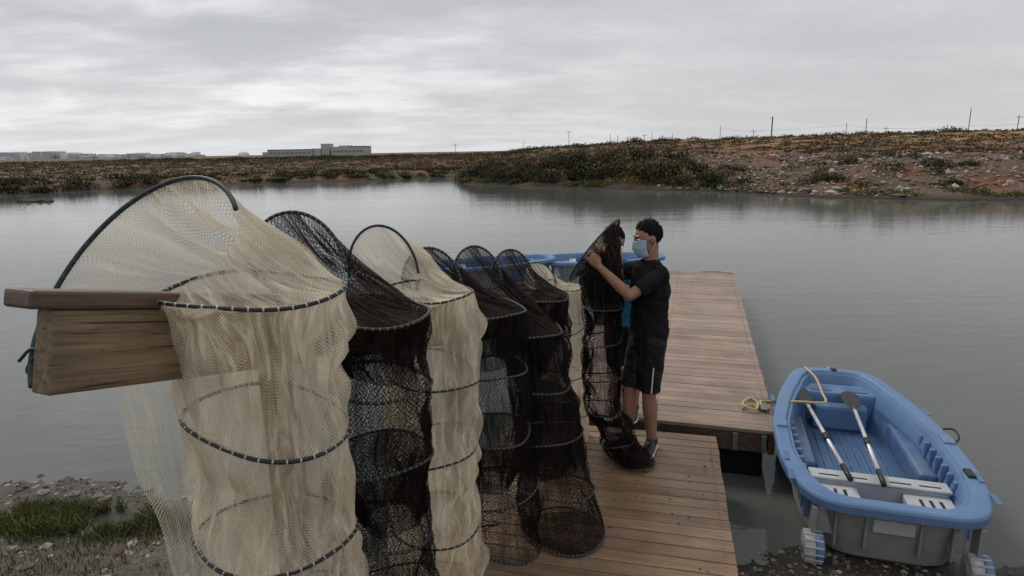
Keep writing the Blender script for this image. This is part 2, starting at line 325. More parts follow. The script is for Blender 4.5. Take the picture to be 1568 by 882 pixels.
nt.links.new(mixc(nt,mapr(nt,n_,.3,.7,0,.6),at.outputs[0],(.06,.05,.04)),p.inputs['Base Color']); p.inputs['Roughness'].default_value=.85; M_rock=m
n=8500; xs=rng.uniform(9,60,n); ys=np.interp(xs,[-4.85,.94,7.45,12.9,16.4,20.2,24.6,45,120],[54.6,48.7,42.7,38.6,33.0,30.5,28.8,25,15])+.3+rng.random(n)**1.2*18
k=fbm(xs*.3,ys*.3,3)>.42; xs,ys=xs[k],ys[k]; z,_=height(xs,ys); pal=np.array([(.42,.37,.32),(.26,.21,.17),(.15,.10,.07),(.55,.51,.47),(.30,.15,.085)])
rocks('rubble_slope',xs,ys,z+.02,rng.uniform(.05,.16,len(xs))*(1+1.2*(rng.random(len(xs))<.06)),pal[rng.choice(5,len(xs),p=[.24,.26,.20,.14,.16])],M_rock)
xs=rng.uniform(-31.5,-29.5,9); rocks('emerging_rocks',xs,40.6+rng.uniform(-.2,.2,9),np.full(9,.0),rng.uniform(.15,.38,9),np.tile(np.array([(.06,.05,.04)]),(9,1)),M_rock)
# ------------------------------------------------------------------ near ground
gx=np.linspace(-14,14,420); gy=np.linspace(-10,8,300); GX,GY=np.meshgrid(gx,gy)
def gheight(x,y):
    d=4.15-.17*x-y+(fbm(x*1.3+9,y*1.3,3)-.5)*.5
    z=np.where(d>0,.085*d,.22*d)+.28*sst(1.8,5.0,d)*np.clip(d-1.8,0,3.2)*.9
    return z+(fbm(x*5,y*5,4)-.5)*.06+(fbm(x*18,y*18,3)-.5)*.022,d
gz,gd=gheight(GX.ravel(),GY.ravel()); idx=np.arange(420*300).reshape(300,420); ff=np.stack([idx[:-1,:-1],idx[:-1,1:],idx[1:,1:],idx[1:,:-1]],-1).reshape(-1,4)
m,nt,p,o=newmat('muddy_gravel'); v=tc(nt); a=noise_(nt,v,2,6,.65); b=noise_(nt,v,28,6,.75); vo=N(nt,'ShaderNodeTexVoronoi'); vo.inputs['Scale'].default_value=55; nt.links.new(v,vo.inputs[0])
col=mixc(nt,mapr(nt,b,.35,.65),(.04,.031,.023),(.17,.145,.12)); col=mixc(nt,mapr(nt,a,.45,.65,0,.7),col,(.055,.047,.03)); col=mixc(nt,mapr(nt,vo.outputs['Distance'],.2,.08,0,.8),col,(.38,.35,.30))
s=N(nt,'ShaderNodeSeparateXYZ'); nt.links.new(v,s.inputs[0]); col=mixc(nt,mapr(nt,s.outputs[2],.06,0,0,.8),col,(.03,.026,.02))
nt.links.new(col,p.inputs['Base Color']); nt.links.new(mapr(nt,s.outputs[2],0,.12,.35,.85),p.inputs['Roughness']); nt.links.new(bump(nt,b,.9,.03),p.inputs['Normal'])
mesh('near_shore_ground',np.stack([GX.ravel(),GY.ravel(),gz],1),ff,m,smooth=True)
n=17000; xs=rng.uniform(-6,6,n); ys=rng.uniform(2.4,5.3,n); z,d=gheight(xs,ys); k=(d>-.15)&(fbm(xs*3,ys*3,3)>.40); xs,ys,z=xs[k],ys[k],z[k]
rocks('shore_pebbles',xs,ys,z,rng.uniform(.005,.022,len(xs))*(1+2.0*(rng.random(len(xs))<.03)),pal[rng.choice(5,len(xs),p=[.22,.3,.28,.12,.08])]*.85,M_rock)
def grass(name,cx,cy,sx,sy,n,h,cols,th_=.45):
    x=rng.normal(cx,sx,n); y=rng.normal(cy,sy,n); z,d=gheight(x,y); k=(d>.3)&(fbm(x*4,y*4,3)>th_); x,y,z=x[k],y[k],z[k]; n=len(x)
    th=rng.uniform(0,6.28,n); hh=h*rng.uniform(.35,1.25,n)*(.5+fbm(x*6,y*6,2)); w_=.0035; lx=rng.normal(0,.5,n)*hh; ly=rng.normal(0,.5,n)*hh
    c,s_=np.cos(th)*w_,np.sin(th)*w_; v=np.stack([np.stack([x-c,y-s_,z-.01],1),np.stack([x+c,y+s_,z-.01],1),np.stack([x+lx*.4+c*.7,y+ly*.4+s_*.7,z+hh*.6],1),np.stack([x+lx,y+ly,z+hh],1),np.stack([x+lx*.4-c*.7,y+ly*.4-s_*.7,z+hh*.6],1)],1).reshape(-1,3)
    f=(np.array([(0,1,2,4)])[None]+5*np.arange(n)[:,None,None]).reshape(-1,4).tolist()+(np.array([(4,2,3)])[None]+5*np.arange(n)[:,None,None]).reshape(-1,3).tolist()
    cc=np.array(cols)[rng.choice(len(cols),n)]*rng.uniform(.6,1.3,(n,1)); return mesh(name,v,f,M_leaf,col=np.repeat(cc,5,axis=0))
GC=[(.08,.12,.03),(.13,.17,.045),(.06,.085,.025),(.20,.18,.08),(.14,.12,.06)]
grass('grass',-3.45,4.22,.65,.12,15000,.095,GC,.47)
grass('grass',-2.9,3.8,.6,.35,2600,.05,GC,.56)
# ------------------------------------------------------------------ dock
def dock(name,ox,oy,ang,width,length,pitch,dm):
    root=empty(name,(ox,oy,0),-ang)
    n=int(length/pitch); bl=[];cols=[]
    for i in range(n):
        j=random.uniform(-.004,.004); bl.append((-width+j,j,i*pitch+.003,(i+1)*pitch-.003,.42+random.uniform(-.0015,.0015),.45+random.uniform(-.0012,.0012)))
        t=random.uniform(.80,1.12); cols.append((t,t*random.uniform(.94,1.03),t*random.uniform(.9,1.05)))
    boxes('deck_boards',bl,dm,root,.003,cols)
    boxes('frame',[(-width+.01,-width+.06,0.012,n*pitch-.012,.24,.417),(-.065,-.015,.012,n*pitch-.012,.24,.417),(-width+.07,-.075,.014,.06,.25,.414),(-width+.07,-.075,n*pitch-.06,n*pitch-.014,.25,.414)],M_cap,root)
    sc=[(x_,x_+.007,i*pitch+pitch*q-.0035,i*pitch+pitch*q+.0035,.448,.4535) for i in range(n) for x_ in (-width+.05,-width*.5,-.06) for q in (.3,.7)]
    boxes('deck_screws',sc,M_metal,root)
    return root,n*pitch
UA=math.atan2(1.96,6.62); LA=math.radians(14.2)
up,ul=dock('floating_dock',2.12,4.66,UA,1.95,6.95,.116,M_deck)
boxes('floats',[(-1.85,-.09,.08+k*1.7,1.5+k*1.7,-.25,.235) for k in range(4)],M_float,up,.03)
boxes('edge_brackets',[(-.34,-.30,-.02,.012,.26,.41),(-.12,-.08,-.02,.012,.26,.41)],M_metal,up,.003)
boxes('mooring_cleat',[(-.12,-.02,.42,.46,.455,.475),(-.10,-.04,.36,.52,.476,.49)],M_metal,up,.006)
tube('far_mooring_rope',catmull([(-.55,6.8,.46),(-.4,6.75,.475),(-.25,6.83,.46),(-.1,6.75,.47),(.0,6.7,.45)]),.012,M_rope,up)
lo,ll=dock('gangway',1.62-3.3*math.sin(LA),4.66-3.3*math.cos(LA),LA,1.68,3.3,.108,M_decklow)
n=70; xs=rng.uniform(-1.6,-.05,n); ys=rng.uniform(1.2,3.2,n); rocks('deck_weed_scraps',xs,ys,np.full(n,.452),rng.uniform(.003,.010,n),np.tile(np.array([(.05,.04,.025)]),(n,1)),M_rock,lo)
# ------------------------------------------------------------------ rail beam
BS=.41
def beamz(y): return 2.41-.255*(y-1.4)
def beamx(y): return -1.12+BS*(y-1.4)
rail=empty('timber_rail',(-1.12,1.40,2.41))
dvec=V((BS,1,-.255)).normalized(); q=dvec.to_track_quat('Y','Z'); rail.rotation_mode='QUATERNION'; rail.rotation_quaternion=q
LEN=3.7
boxes('beam',[(-.035,.03,.055,LEN,-.25,-.046)],M_beam,rail,.006)
boxes('cap_board',[(-.055,.045,-.008,LEN,-.044,.0)],M_cap,rail,.008)
posts=empty('timber_rail_posts')
for i,yy in enumerate((2.1,3.3,4.5)):
    zt=beamz(yy)-.26; xx=beamx(yy); boxes('post_%d'%(i+1),[(xx-.05,xx+.05,yy-.05,yy+.05,.0,zt)],M_beam,posts,.005)
# ------------------------------------------------------------------ nets
NS=144
def ringpts(c,R,tx=0,ty=0,n=NS,seed=0):
    o=[]
    for i in range(n):
        th=math.pi-2*math.pi*i/n; w_=1+.05*math.sin(2*th+seed)+.03*math.sin(3*th+seed*2); x=R*w_*math.cos(th); y=R*w_*math.sin(th); o.append(V(c)+V((x,y,x*tx+y*ty+.008*math.sin(3*th+seed))))
    return o
def foldn(i,n,v,seed):
    th=2*math.pi*i/n; c,s_=math.cos(th),math.sin(th)
    a=mn.noise(V((c*2.6,s_*2.6,v*2.6+seed)))
    b=mn.noise(V((c*7,s_*7,v*2.4+seed*2)))
    d=mn.noise(V((c*17,s_*17,v*2.0+seed*3)))
    return a*1.1+.8*b+.6*d
def netbody(name,curves,mat,parent,rows=20,pinch=.06,fold=.035,seed=0,topsag=0.0,cap=False,drape=False,limp=.018):
    vl=0; cen=[sum(c,V((0,0,0)))/len(c) for c in curves]; rowsv=[]
    for ci in range(len(curves)-1):
        A,B=curves[ci],curves[ci+1]
        seg=sum((B[i]-A[i]).length for i in range(0,NS,12))/(NS/12)
        for r in range(rows+(1 if ci==len(curves)-2 else 0)):
            t=r/rows; amp=math.sin(math.pi*t)**.7; row=[]
            for i in range(NS):
                p=A[i].lerp(B[i],t); c=cen[ci].lerp(cen[ci+1],t); rad=p-c
                rad_h=V((rad.x,rad.y,0)) if not drape else rad
                fo=foldn(i,NS,p.z*2+.25*mn.noise(V((i*.05,p.z*3,seed))),seed)
                loc=1+.9*mn.noise(V((math.cos(6.283*i/NS)*1.3,math.sin(6.283*i/NS)*1.3,p.z*2.7+seed)))
                p=p+rad_h*(-pinch*amp*loc)+(rad_h.normalized() if rad_h.length>1e-6 else V((0,0,0)))*(fold*fo*(amp*.92+.08))
                p+=V((mn.noise(V((c.z*4,seed,0))),mn.noise(V((c.z*4,seed,5))),0))*limp*amp*2
                if drape: p.z-=topsag*amp
                row.append(p)
            rowsv.append((row,vl+seg*t))
        vl+=seg
    circ=1.5; v=[];f=[];uv=[]
    for row,_ in rowsv: v+=row
    for r in range(len(rowsv)-1):
        v0,v1=rowsv[r][1],rowsv[r+1][1]
        for i in range(NS):
            j=(i+1)%NS; f.append((r*NS+i,r*NS+j,(r+1)*NS+j,(r+1)*NS+i)); u0,u1=i/NS*circ,(i+1)/NS*circ
            uv+=[(u0,v0),(u1,v0),(u1,v1),(u0,v1)]
    if cap:
        n=len(v); v.append(sum(rowsv[-1][0],V((0,0,0)))/NS); base=(len(rowsv)-1)*NS
        for i in range(NS):
            f.append((base+i,base+(i+1)%NS,n)); uv+=[(0,i*.01),(.01,i*.01),(.2,.2)]
    return mesh(name,v,f,mat,parent,smooth=True,uv=uv)
def fyke(name,y,ringc,R,zs,mat,ringmat,hoop,seed,drift=(0,0),hr=.0065,innermat=None,beamnear=.12,Rs=None,pinch=.10,fold=.03,topsag=.03,cap=False,tails=(8,-14),drapemat=None,tilts=None):
    root=empty(name); Ch,A,B,ph0,ph1=hoop; Ch,A,B=V(Ch),V(A),V(B)
    p0,p1=ph0+math.radians(tails[0]),ph1-math.radians(tails[1])
    arc=[Ch+A*math.cos(p0+(p1-p0)*i/70)+B*math.sin(p0+(p1-p0)*i/70) for i in range(71)]
    tube('mouth_hoop',arc,hr*1.2,M_mouth if mat is M_cream else ringmat,root)
    top=[]
    P0=Ch+A*math.cos(ph0)+B*math.sin(ph0); P1=Ch+A*math.cos(ph1)+B*math.sin(ph1)
    bt=V((beamx(y)+.03,y-beamnear,beamz(y-beamnear)+.012))
    for i in range(NS):
        s=i/NS
        if s<.5:
            ph=ph0+(ph1-ph0)*s/.5; top.append(Ch+(A*math.cos(ph)+B*math.sin(ph))*1.008)
        else:
            t=(s-.5)/.5; top.append((1-t)**2*P1+2*t*(1-t)*(bt*1.0+(bt-(P0+P1)/2)*.6)+t*t*P0)
    curves=[top]; c=V(ringc); rings=[]
    for k,z in enumerate(zs):
        rr=Rs[k] if Rs else R*random.uniform(.93,1.06)
        cc=V((c.x+drift[0]*(zs[0]-z)+random.uniform(-.015,.015),c.y+drift[1]*(zs[0]-z),z)); tx=random.uniform(-.18,.14); ty=random.uniform(-.12,.12)
        if k==0: tx,ty=-.05,.02
        if tilts and k<len(tilts): tx,ty=tilts[k]
        cu=ringpts(cc,rr,tx,ty,seed=seed+k); curves.append(cu); rings.append(cu)
    netbody('draped_netting',curves[:2],drapemat or mat,root,seed=seed,pinch=pinch*.5,fold=fold*1.2,topsag=topsag,drape=True,limp=0,rows=26)
    netbody('netting',curves[1:],mat,root,seed=seed,pinch=pinch,fold=fold,cap=cap)
    for k,cu in enumerate(rings): tube('ring_%d'%(k+1),cu[::2],hr,ringmat,root,closed=True)
    if innermat:
        for k in (0,2):
            if k+1<len(zs):
                a=curves[k+1]; ca=sum(a,V((0,0,0)))/NS; dx=V((random.uniform(-.04,.04),random.uniform(-.04,.04),0)); b=[ca+dx+V((0,0,(zs[k+1]-zs[k])*.95))+(p-ca)*.55 for p in a]
                netbody('throat_funnel_%d'%(k+1),[[ca+(p-ca)*.97 for p in a],b],innermat,root,rows=10,seed=seed+5,fold=.07,limp=.03)
    return root
rd=math.radians
n1=fyke('cream_fyke_net',1.85,(-.79,1.85,2.30),.255,[2.305,1.885,1.49,1.11,.72],M_cream,M_ringB,((-1.10,1.80,2.32),(.275,.095,.18),(-.095,.24,.255),rd(165),rd(-5)),1,drift=(.02,0),hr=.0065,fold=.058,pinch=.12,Rs=[.25,.24,.255,.27,.27],tails=(30,-14),tilts=[(-.05,.02),(-.20,.05),(-.05,-.08),(.08,.05)])
v=[];f=[];uv=[];nu,nv_=60,50
for j in range(nv_+1):
    for i in range(nu+1):
        a=i/nu;b=j/nv_; X_=-1.47+.16*b+a*.62; Y_=2.15-.1*a+.05*math.sin(a*9+b*2)+.03*mn.noise(V((a*6,b*3,2))); Z_=1.98+.02*math.sin(a*5)-b*1.55; v.append((X_+.03*mn.noise(V((a*3,b*5,7))),Y_,Z_))
for j in range(nv_):
    for i in range(nu):
        k=j*(nu+1)+i; f.append((k,k+1,k+nu+2,k+nu+1)); uv+=[(i/nu*.6,j/nv_*1.5),((i+1)/nu*.6,j/nv_*1.5),((i+1)/nu*.6,(j+1)/nv_*1.5),(i/nu*.6,(j+1)/nv_*1.5)]
mesh('leader_wing',v,f,M_creamthin,n1,smooth=True,uv=uv)
tube('head_rope',[V(p)+V((0,0,.004)) for p in v[:nu+1]],.005,M_ringB,n1)
tube('knotted_cord',catmull([(-1.365,1.70,2.15),(-1.38,1.69,2.11),(-1.35,1.70,2.09),(-1.33,1.72,2.13),(-1.37,1.71,2.17),(-1.40,1.69,2.14)]),.005,M_mouth,n1)
fyke('black_fyke_net',2.4,(-.575,2.4,2.09),.225,[2.09,1.80,1.48,1.14,.80,.45],M_black,M_ringD,((beamx(2.4)-.16,2.5,2.23),(.2,0,-.04),(0,.08,.235),rd(185),rd(-5)),2,innermat=M_blackin,drapemat=M_blackdrape,fold=.042)
fyke('cream_fyke_net',2.94,(-.415,2.94,2.05),.225,[2.05,1.65,1.24,.83,.42],M_cream,M_ringB,((beamx(2.94)-.14,3.02,2.12),(.17,0,-.04),(0,.07,.225),rd(185),rd(-5)),3,Rs=[.215,.245,.235,.235,.22],fold=.06,pinch=.13,hr=.0055)
fyke('black_fyke_net',3.41,(-.14,3.41,1.82),.215,[1.84,1.50,1.14,.80,.46],M_black,M_ringD,((beamx(3.41)-.16,3.5,1.95),(.17,0,-.03),(0,.06,.21),rd(185),rd(-5)),4,drift=(.05,-.12),innermat=M_blackin,drapemat=M_blackdrape,fold=.045)
fyke('black_fyke_net',4.0,(.12,3.88,1.56),.21,[1.58,1.27,.98,.70,.47],M_black,M_ringD,((beamx(4.0)-.17,4.0,1.87),(.16,0,-.03),(0,.06,.22),rd(185),rd(-5)),5,drift=(.15,-.47),innermat=M_blackin,Rs=[.205,.20,.205,.22,.24],cap=True,drapemat=M_blackdrape,fold=.045,tilts=[(-.05,.02),(-.1,.05),(.08,-.05),(-.06,-.1),(0,0)])
fyke('black_fyke_net',4.4,(.19,4.28,1.66),.2,[1.70,1.36,1.02,.70,.48],M_black,M_ringD,((beamx(4.4)-.10,4.4,1.79),(.15,0,-.03),(0,.06,.21),rd(185),rd(-5)),6,drift=(.06,-.1),innermat=M_blackin,drapemat=M_blackdrape,fold=.04)
fyke('cream_fyke_net',4.7,(.37,4.66,1.68),.16,[1.69,1.35,1.0,.70,.49],M_cream,M_ringB,((beamx(4.7)-.02,4.7,1.70),(.13,0,-.03),(0,.06,.15),rd(185),rd(-5)),8,drift=(.06,-.05),hr=.004)
root=empty('black_fyke_net')
Ch,A,B=V((.60,4.45,1.99)),V((.16,-.02,.22)),V((-.10,-.23,.01))
hoop=[Ch+A*math.cos(math.pi-2*math.pi*i/NS)-B*math.sin(math.pi-2*math.pi*i/NS) for i in range(NS)]
tube('mouth_hoop',hoop[::2],.007,M_ringD,root,closed=True)
cs=[((.66,4.41,1.80),.15),((.665,4.42,1.60),.155),((.655,4.41,1.33),.145),((.65,4.40,1.04),.14),((.665,4.38,.80),.135),((.76,4.27,.59),.125),((.885,4.15,.480),.125)]
cur=[hoop]+[ringpts(c,r_,random.uniform(-.3,.3),random.uniform(-.15,.15)) for c,r_ in cs[:-1]]+[ringpts(cs[-1][0],cs[-1][1])]
netbody('draped_netting',cur[:3],M_blackdrape,root,fold=.07,pinch=.2,seed=9,drape=True)
netbody('netting',cur[2:],M_black,root,fold=.055,pinch=.16,seed=9,cap=True)
for k,cu in enumerate(cur[2:]): tube('ring_%d'%(k+1),cu[::2],.0055,M_ringD,root,closed=True)
netbody('throat_funnel',[[Ch+V((.05,.02,.08))+(p-Ch)*.5 for p in hoop],ringpts((.66,4.43,1.75),.10),ringpts((.67,4.42,1.45),.06)],M_blackin,root,fold=.06,seed=13,cap=True)
netbody('throat_funnel_low',[ringpts((.77,4.26,.62),.11),ringpts((.87,4.16,.5),.11)],M_blackin,root,fold=.04,seed=15,cap=True)
# ------------------------------------------------------------------ boats
def boat(name,loc,rotz,detail=True,L=2.42,scale=1,tilt=0):
    root=empty(name,loc,rot=(tilt,0,rotz)); root.scale=(scale,)*3
    def outline(ins,n=96):
        pts=[]
        for i in range(n):
            t=2*math.pi*i/n; c,s_=math.cos(t),math.sin(t); e=.34
            x=math.copysign(abs(c)**e,c); y=math.copysign(abs(s_)**e,s_)
            yy=(y+1)/2
            hw=.55+.09*math.sin(math.pi*min(1,yy*1.15)**.9)-.15*max(0,yy-.45)**1.4*2.2
            bow=.05*(1-x*x)*(yy if yy>.5 else 0)
            pts.append((x*(hw-ins),ins+(L-2*ins)*yy+bow,yy))
        return pts
    lev=[(.20,-.05,0),(.145,.0,0),(.115,.20,1),(.085,.35,1),(.08,.372,1),(.0,.372,1),(-.010,.378,1),(-.010,.425,1),(-.002,.440,1),(.012,.448,1),(.085,.448,1),(.094,.440,1),(.100,.425,1),(.118,.425,1),(.124,.415,1),(.155,.28,1),(.19,.125,.4),(.205,.105,.2)]
    n=96; v=[];f=[];fm=[]
    for ins,z,sh in lev:
        for x,y,yy in outline(ins,n): v.append((x,y,z+sh*.07*yy**2+(0.06*yy**3 if sh==0 else 0)))
    for k in range(len(lev)-1):
        for i in range(n):
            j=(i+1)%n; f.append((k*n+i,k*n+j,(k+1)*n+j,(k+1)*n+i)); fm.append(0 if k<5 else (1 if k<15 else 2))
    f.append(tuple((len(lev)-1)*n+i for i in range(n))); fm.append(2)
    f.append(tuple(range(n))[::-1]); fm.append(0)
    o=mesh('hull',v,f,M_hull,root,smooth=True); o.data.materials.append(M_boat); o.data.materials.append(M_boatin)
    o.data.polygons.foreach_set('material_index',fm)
    es=o.modifiers.new('es','EDGE_SPLIT'); es.split_angle=math.radians(28)
    boxes('bow_deck',[(-.33,.33,L-.40,L-.15,.13,.43),(-.22,.22,L-.54,L-.405,.12,.35)],M_boat,root,.03)
    boxes('bow_recess',[(-.24,-.06,L-.36,L-.24,.431,.437),(.06,.24,L-.36,L-.24,.431,.437)],M_boatin,root,.004)
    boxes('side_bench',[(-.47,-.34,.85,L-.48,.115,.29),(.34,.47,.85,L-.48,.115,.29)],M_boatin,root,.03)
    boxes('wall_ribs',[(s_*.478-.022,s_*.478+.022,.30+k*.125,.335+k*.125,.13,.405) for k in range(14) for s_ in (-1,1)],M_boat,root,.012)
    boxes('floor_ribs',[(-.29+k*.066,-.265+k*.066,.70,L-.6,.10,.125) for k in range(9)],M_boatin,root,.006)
    boxes('rear_seat',[(-.42,.42,.50,.62,.11,.335),(-.43,-.14,.17,.50,.11,.31),(.14,.43,.17,.50,.11,.31),(-.44,.44,.49,.63,.336,.356)],M_seat,root,.02)
    boxes('seat_slots',[(x_,x_+.13,.53,.545,.356,.3585) for x_ in (-.38,-.2,.07,.25)]+[(x_,x_+.02,.24,.43,.31,.3125) for x_ in (-.36,-.30,-.24,.22,.28,.34)],M_blackp,root)
    boxes('rear_well',[(-.13,.13,.16,.48,.11,.2)],M_boatin,root,.02)
    boxes('rowlocks',[(-.62,-.54,1.05,1.2,.452,.478),(.54,.62,1.05,1.2,.452,.478)],M_boat,root,.01)
    if detail:
        boxes('rim_handholds',[(s_*.598-.018,s_*.598+.018,.22+k*.28,.36+k*.28,.452,.458) for k in (0,1,4,5) for s_ in (-1,1)],M_boatin,root,.004)
        boxes('transom_plate',[(-.12,.12,.085,.14,.22,.31)],M_seat,root,.006)
        boxes('transom_ribs',[(-.165,-.145,.088,.14,.08,.35),(.145,.165,.088,.14,.08,.35),(-.34,-.325,.090,.14,.08,.35),(.325,.34,.090,.14,.08,.35)],M_hull,root,.006)
        for sx in (-1,1):
            a=V((sx*.465,.055,.075))
            def cyl(nm,x0,x1,r,mt,seg=28):
                tube(nm,[(x0,a.y,a.z),(x0+.001,a.y,a.z),(x1-.001,a.y,a.z),(x1,a.y,a.z)],[r*.93,r,r,r*.93],mt,root,seg=seg)
            cyl('wheel_tyre_%d'%sx,a.x+.01,a.x+.06,.10,M_boat); cyl('wheel_side_%d'%sx,a.x-.06,a.x+.009,.097,M_seat); cyl('wheel_hub_%d'%sx,a.x-.07,a.x+.07,.045,M_hull)
            tb=[]
            for k in range(14):
                t=2*math.pi*k/14; tb.append((a.x-.055,a.x+.055,a.y+math.cos(t)*.1-.006,a.y+math.cos(t)*.1+.006,a.z+math.sin(t)*.1-.006,a.z+math.sin(t)*.1+.006))
            boxes('wheel_tread_%d'%sx,tb,M_seat,root,.003)
            boxes('wheel_arm_%d'%sx,[(a.x-.015*1,a.x+.015,a.y,a.y+.12,a.z-.01,a.z+.28)],M_hull,root,.004)
        for nm,p0,p1 in (('oar_a',V((-.20,.42,.40)),V((-.345,2.02,.44))),('oar_b',V((-.0,.40,.40)),V((.07,2.02,.44)))):
            d=(p1-p0)
            tube(nm+'_shaft',[p0+d*.12,p0+d*.80],.0155,M_alu,root); tube(nm+'_grip',[p0,p0+d*.12],.019,M_blackp,root)
            tube(nm+'_collar',[p0+d*.36,p0+d*.42],.024,M_blackp,root)
            dn=d.normalized(); sd=dn.cross(V((0,0,1))).normalized(); upv=sd.cross(dn)
            vs=[];fs=[]; prof=[(.76,.016),(.80,.03),(.84,.062),(.90,.075),(.97,.07),(1.0,.045)]
            for t,wd in prof:
                for sg,hh in ((-1,.006),(0,.018),(1,.006),(0,-.008)): vs.append(p0+d*t+sd*(sg*wd)+upv*hh)
            for k in range(len(prof)-1):
                for i in range(4): fs.append((k*4+i,k*4+(i+1)%4,k*4+4+(i+1)%4,k*4+4+i))
            fs+=[(0,1,2,3),tuple(len(vs)-4+i for i in range(4))[::-1]]
            mesh(nm+'_blade',vs,fs,M_blackp,root)
        tube('side_lanyard',catmull([(.6,1.35,.45),(.68,1.33,.47),(.70,1.25,.44),(.64,1.2,.40),(.60,1.3,.42)]),.008,M_blackp,root)
        boxes('rim_cleats',[(.53,.58,.55,.66,.450,.47),(-.02,.03,L-.04,L+.02,.52,.535)],M_blackp,root,.006)
    return root
bo=boat('rowing_dinghy',(2.38,3.47,.04),-math.radians(17.6))
boat('rowing_dinghy',(-1.55,12.6,.0),-math.radians(80),False)
boat('rowing_dinghy',(.75,13.2,.0),-math.radians(95),False)
tube('mooring_rope',catmull([(2.02,5.16,.50),(2.10,5.20,.52),(2.16,5.12,.485),(2.2,5.22,.48),(2.32,5.25,.46),(2.5,5.1,.52),(2.68,5.05,.53),(2.78,5.3,.52),(2.86,5.6,.55),(2.88,5.85,.56),(3.0,5.86,.50),(3.12,5.84,.56)],8),.011,M_rope,None)
tube('mooring_rope',catmull([(2.0,5.1,.46),(2.06,5.22,.49),(2.14,5.16,.5),(2.08,5.04,.48),(2.0,5.12,.5),(2.1,5.25,.5)],8),.012,M_rope,None)
# ------------------------------------------------------------------ people
class Acc:
    def __init__(s): s.v=[]; s.f=[]
    def sphere(s,c,r,fr=None,n=14,m=10):
        c=V(c); r=(r,)*3 if not isinstance(r,(tuple,list)) else r; X_,Y_,Z_=fr or (V((1,0,0)),V((0,1,0)),V((0,0,1)))
        b=len(s.v); s.v.append(c+Z_*r[2])
        for i in range(1,m):
            th=math.pi*i/m
            for k in range(n):
                ph=2*math.pi*k/n; s.v.append(c+X_*(r[0]*math.sin(th)*math.cos(ph))+Y_*(r[1]*math.sin(th)*math.sin(ph))+Z_*(r[2]*math.cos(th)))
        s.v.append(c-Z_*r[2]); e=len(s.v)-1
        for k in range(n):
            s.f.append((b,b+1+k,b+1+(k+1)%n)); s.f.append((e,b+1+(m-2)*n+(k+1)%n,b+1+(m-2)*n+k))
        for i in range(m-2):
            for k in range(n):
                a=b+1+i*n; s.f.append((a+k,a+n+k,a+n+(k+1)%n,a+(k+1)%n))
    def loft(s,secs,ax,ay,n=20):
        b=len(s.v)
        for c,a_,b_ in secs:
            for k in range(n):
                t=2*math.pi*k/n; s.v.append(V(c)+ax*(a_*math.cos(t))+ay*(b_*math.sin(t)))
        for i in range(len(secs)-1):
            for k in range(n): q=b+i*n; s.f.append((q+k,q+(k+1)%n,q+n+(k+1)%n,q+n+k))
        s.f.append(tuple(b+k for k in range(n))[::-1]); s.f.append(tuple(b+(len(secs)-1)*n+k for k in range(n)))
    def cone(s,p0,p1,r0,r1,ends=True,mid=None):
        p0,p1=V(p0),V(p1); t=(p1-p0).normalized(); a=t.orthogonal().normalized(); b=t.cross(a)
        secs=[(p0,r0,r0)]
        if mid: secs.append((p0.lerp(p1,mid[0]),mid[1],mid[1]))
        secs.append((p1,r1,r1)); s.loft(secs,a,b)
        if ends: s.sphere(p0,r0*.99); s.sphere(p1,r1*.99)
    def obj(s,name,mat,parent,vox=.006,smooth=6):
        o=mesh(name,s.v,s.f,mat,parent,smooth=True)
        m=o.modifiers.new('r','REMESH'); m.mode='VOXEL'; m.voxel_size=vox; m.use_smooth_shade=True
        if smooth: m=o.modifiers.new('s','SMOOTH'); m.factor=.5; m.iterations=smooth
        return o
def hand(A_,w,d,nrm,curl=.75,thumbside=1):
    d=V(d).normalized(); nrm=V(nrm); nrm=(nrm-d*nrm.dot(d)).normalized(); sd=d.cross(nrm).normalized()*thumbside; w=V(w)
    A_.loft([(w-d*.015,.024,.019),(w+d*.02,.031,.016),(w+d*.055,.041,.014),(w+d*.088,.040,.012)],sd,nrm,16); A_.sphere(w+d*.088,(.04,.011,.010),(sd,nrm,d))
    for k,(off,ln) in enumerate(((.033,.072),(.011,.082),(-.011,.076),(-.032,.060))):
        p=w+d*.085+sd*off; an=.25
        for sgl in (.42,.32,.26):
            an+=curl; dd=(d*math.cos(an)+nrm*math.sin(an)); q=p+dd*(ln*sgl*1.1); A_.cone(p,q,.0085,.0078); p=q
    p=w+d*.03+sd*.030; q=p+(sd*.45+d*.6+nrm*.6).normalized()*.038; A_.cone(p,q,.012,.010); A_.cone(q,q+(d*.6+nrm*.8-sd*.4).normalized()*.030,.010,.0085)
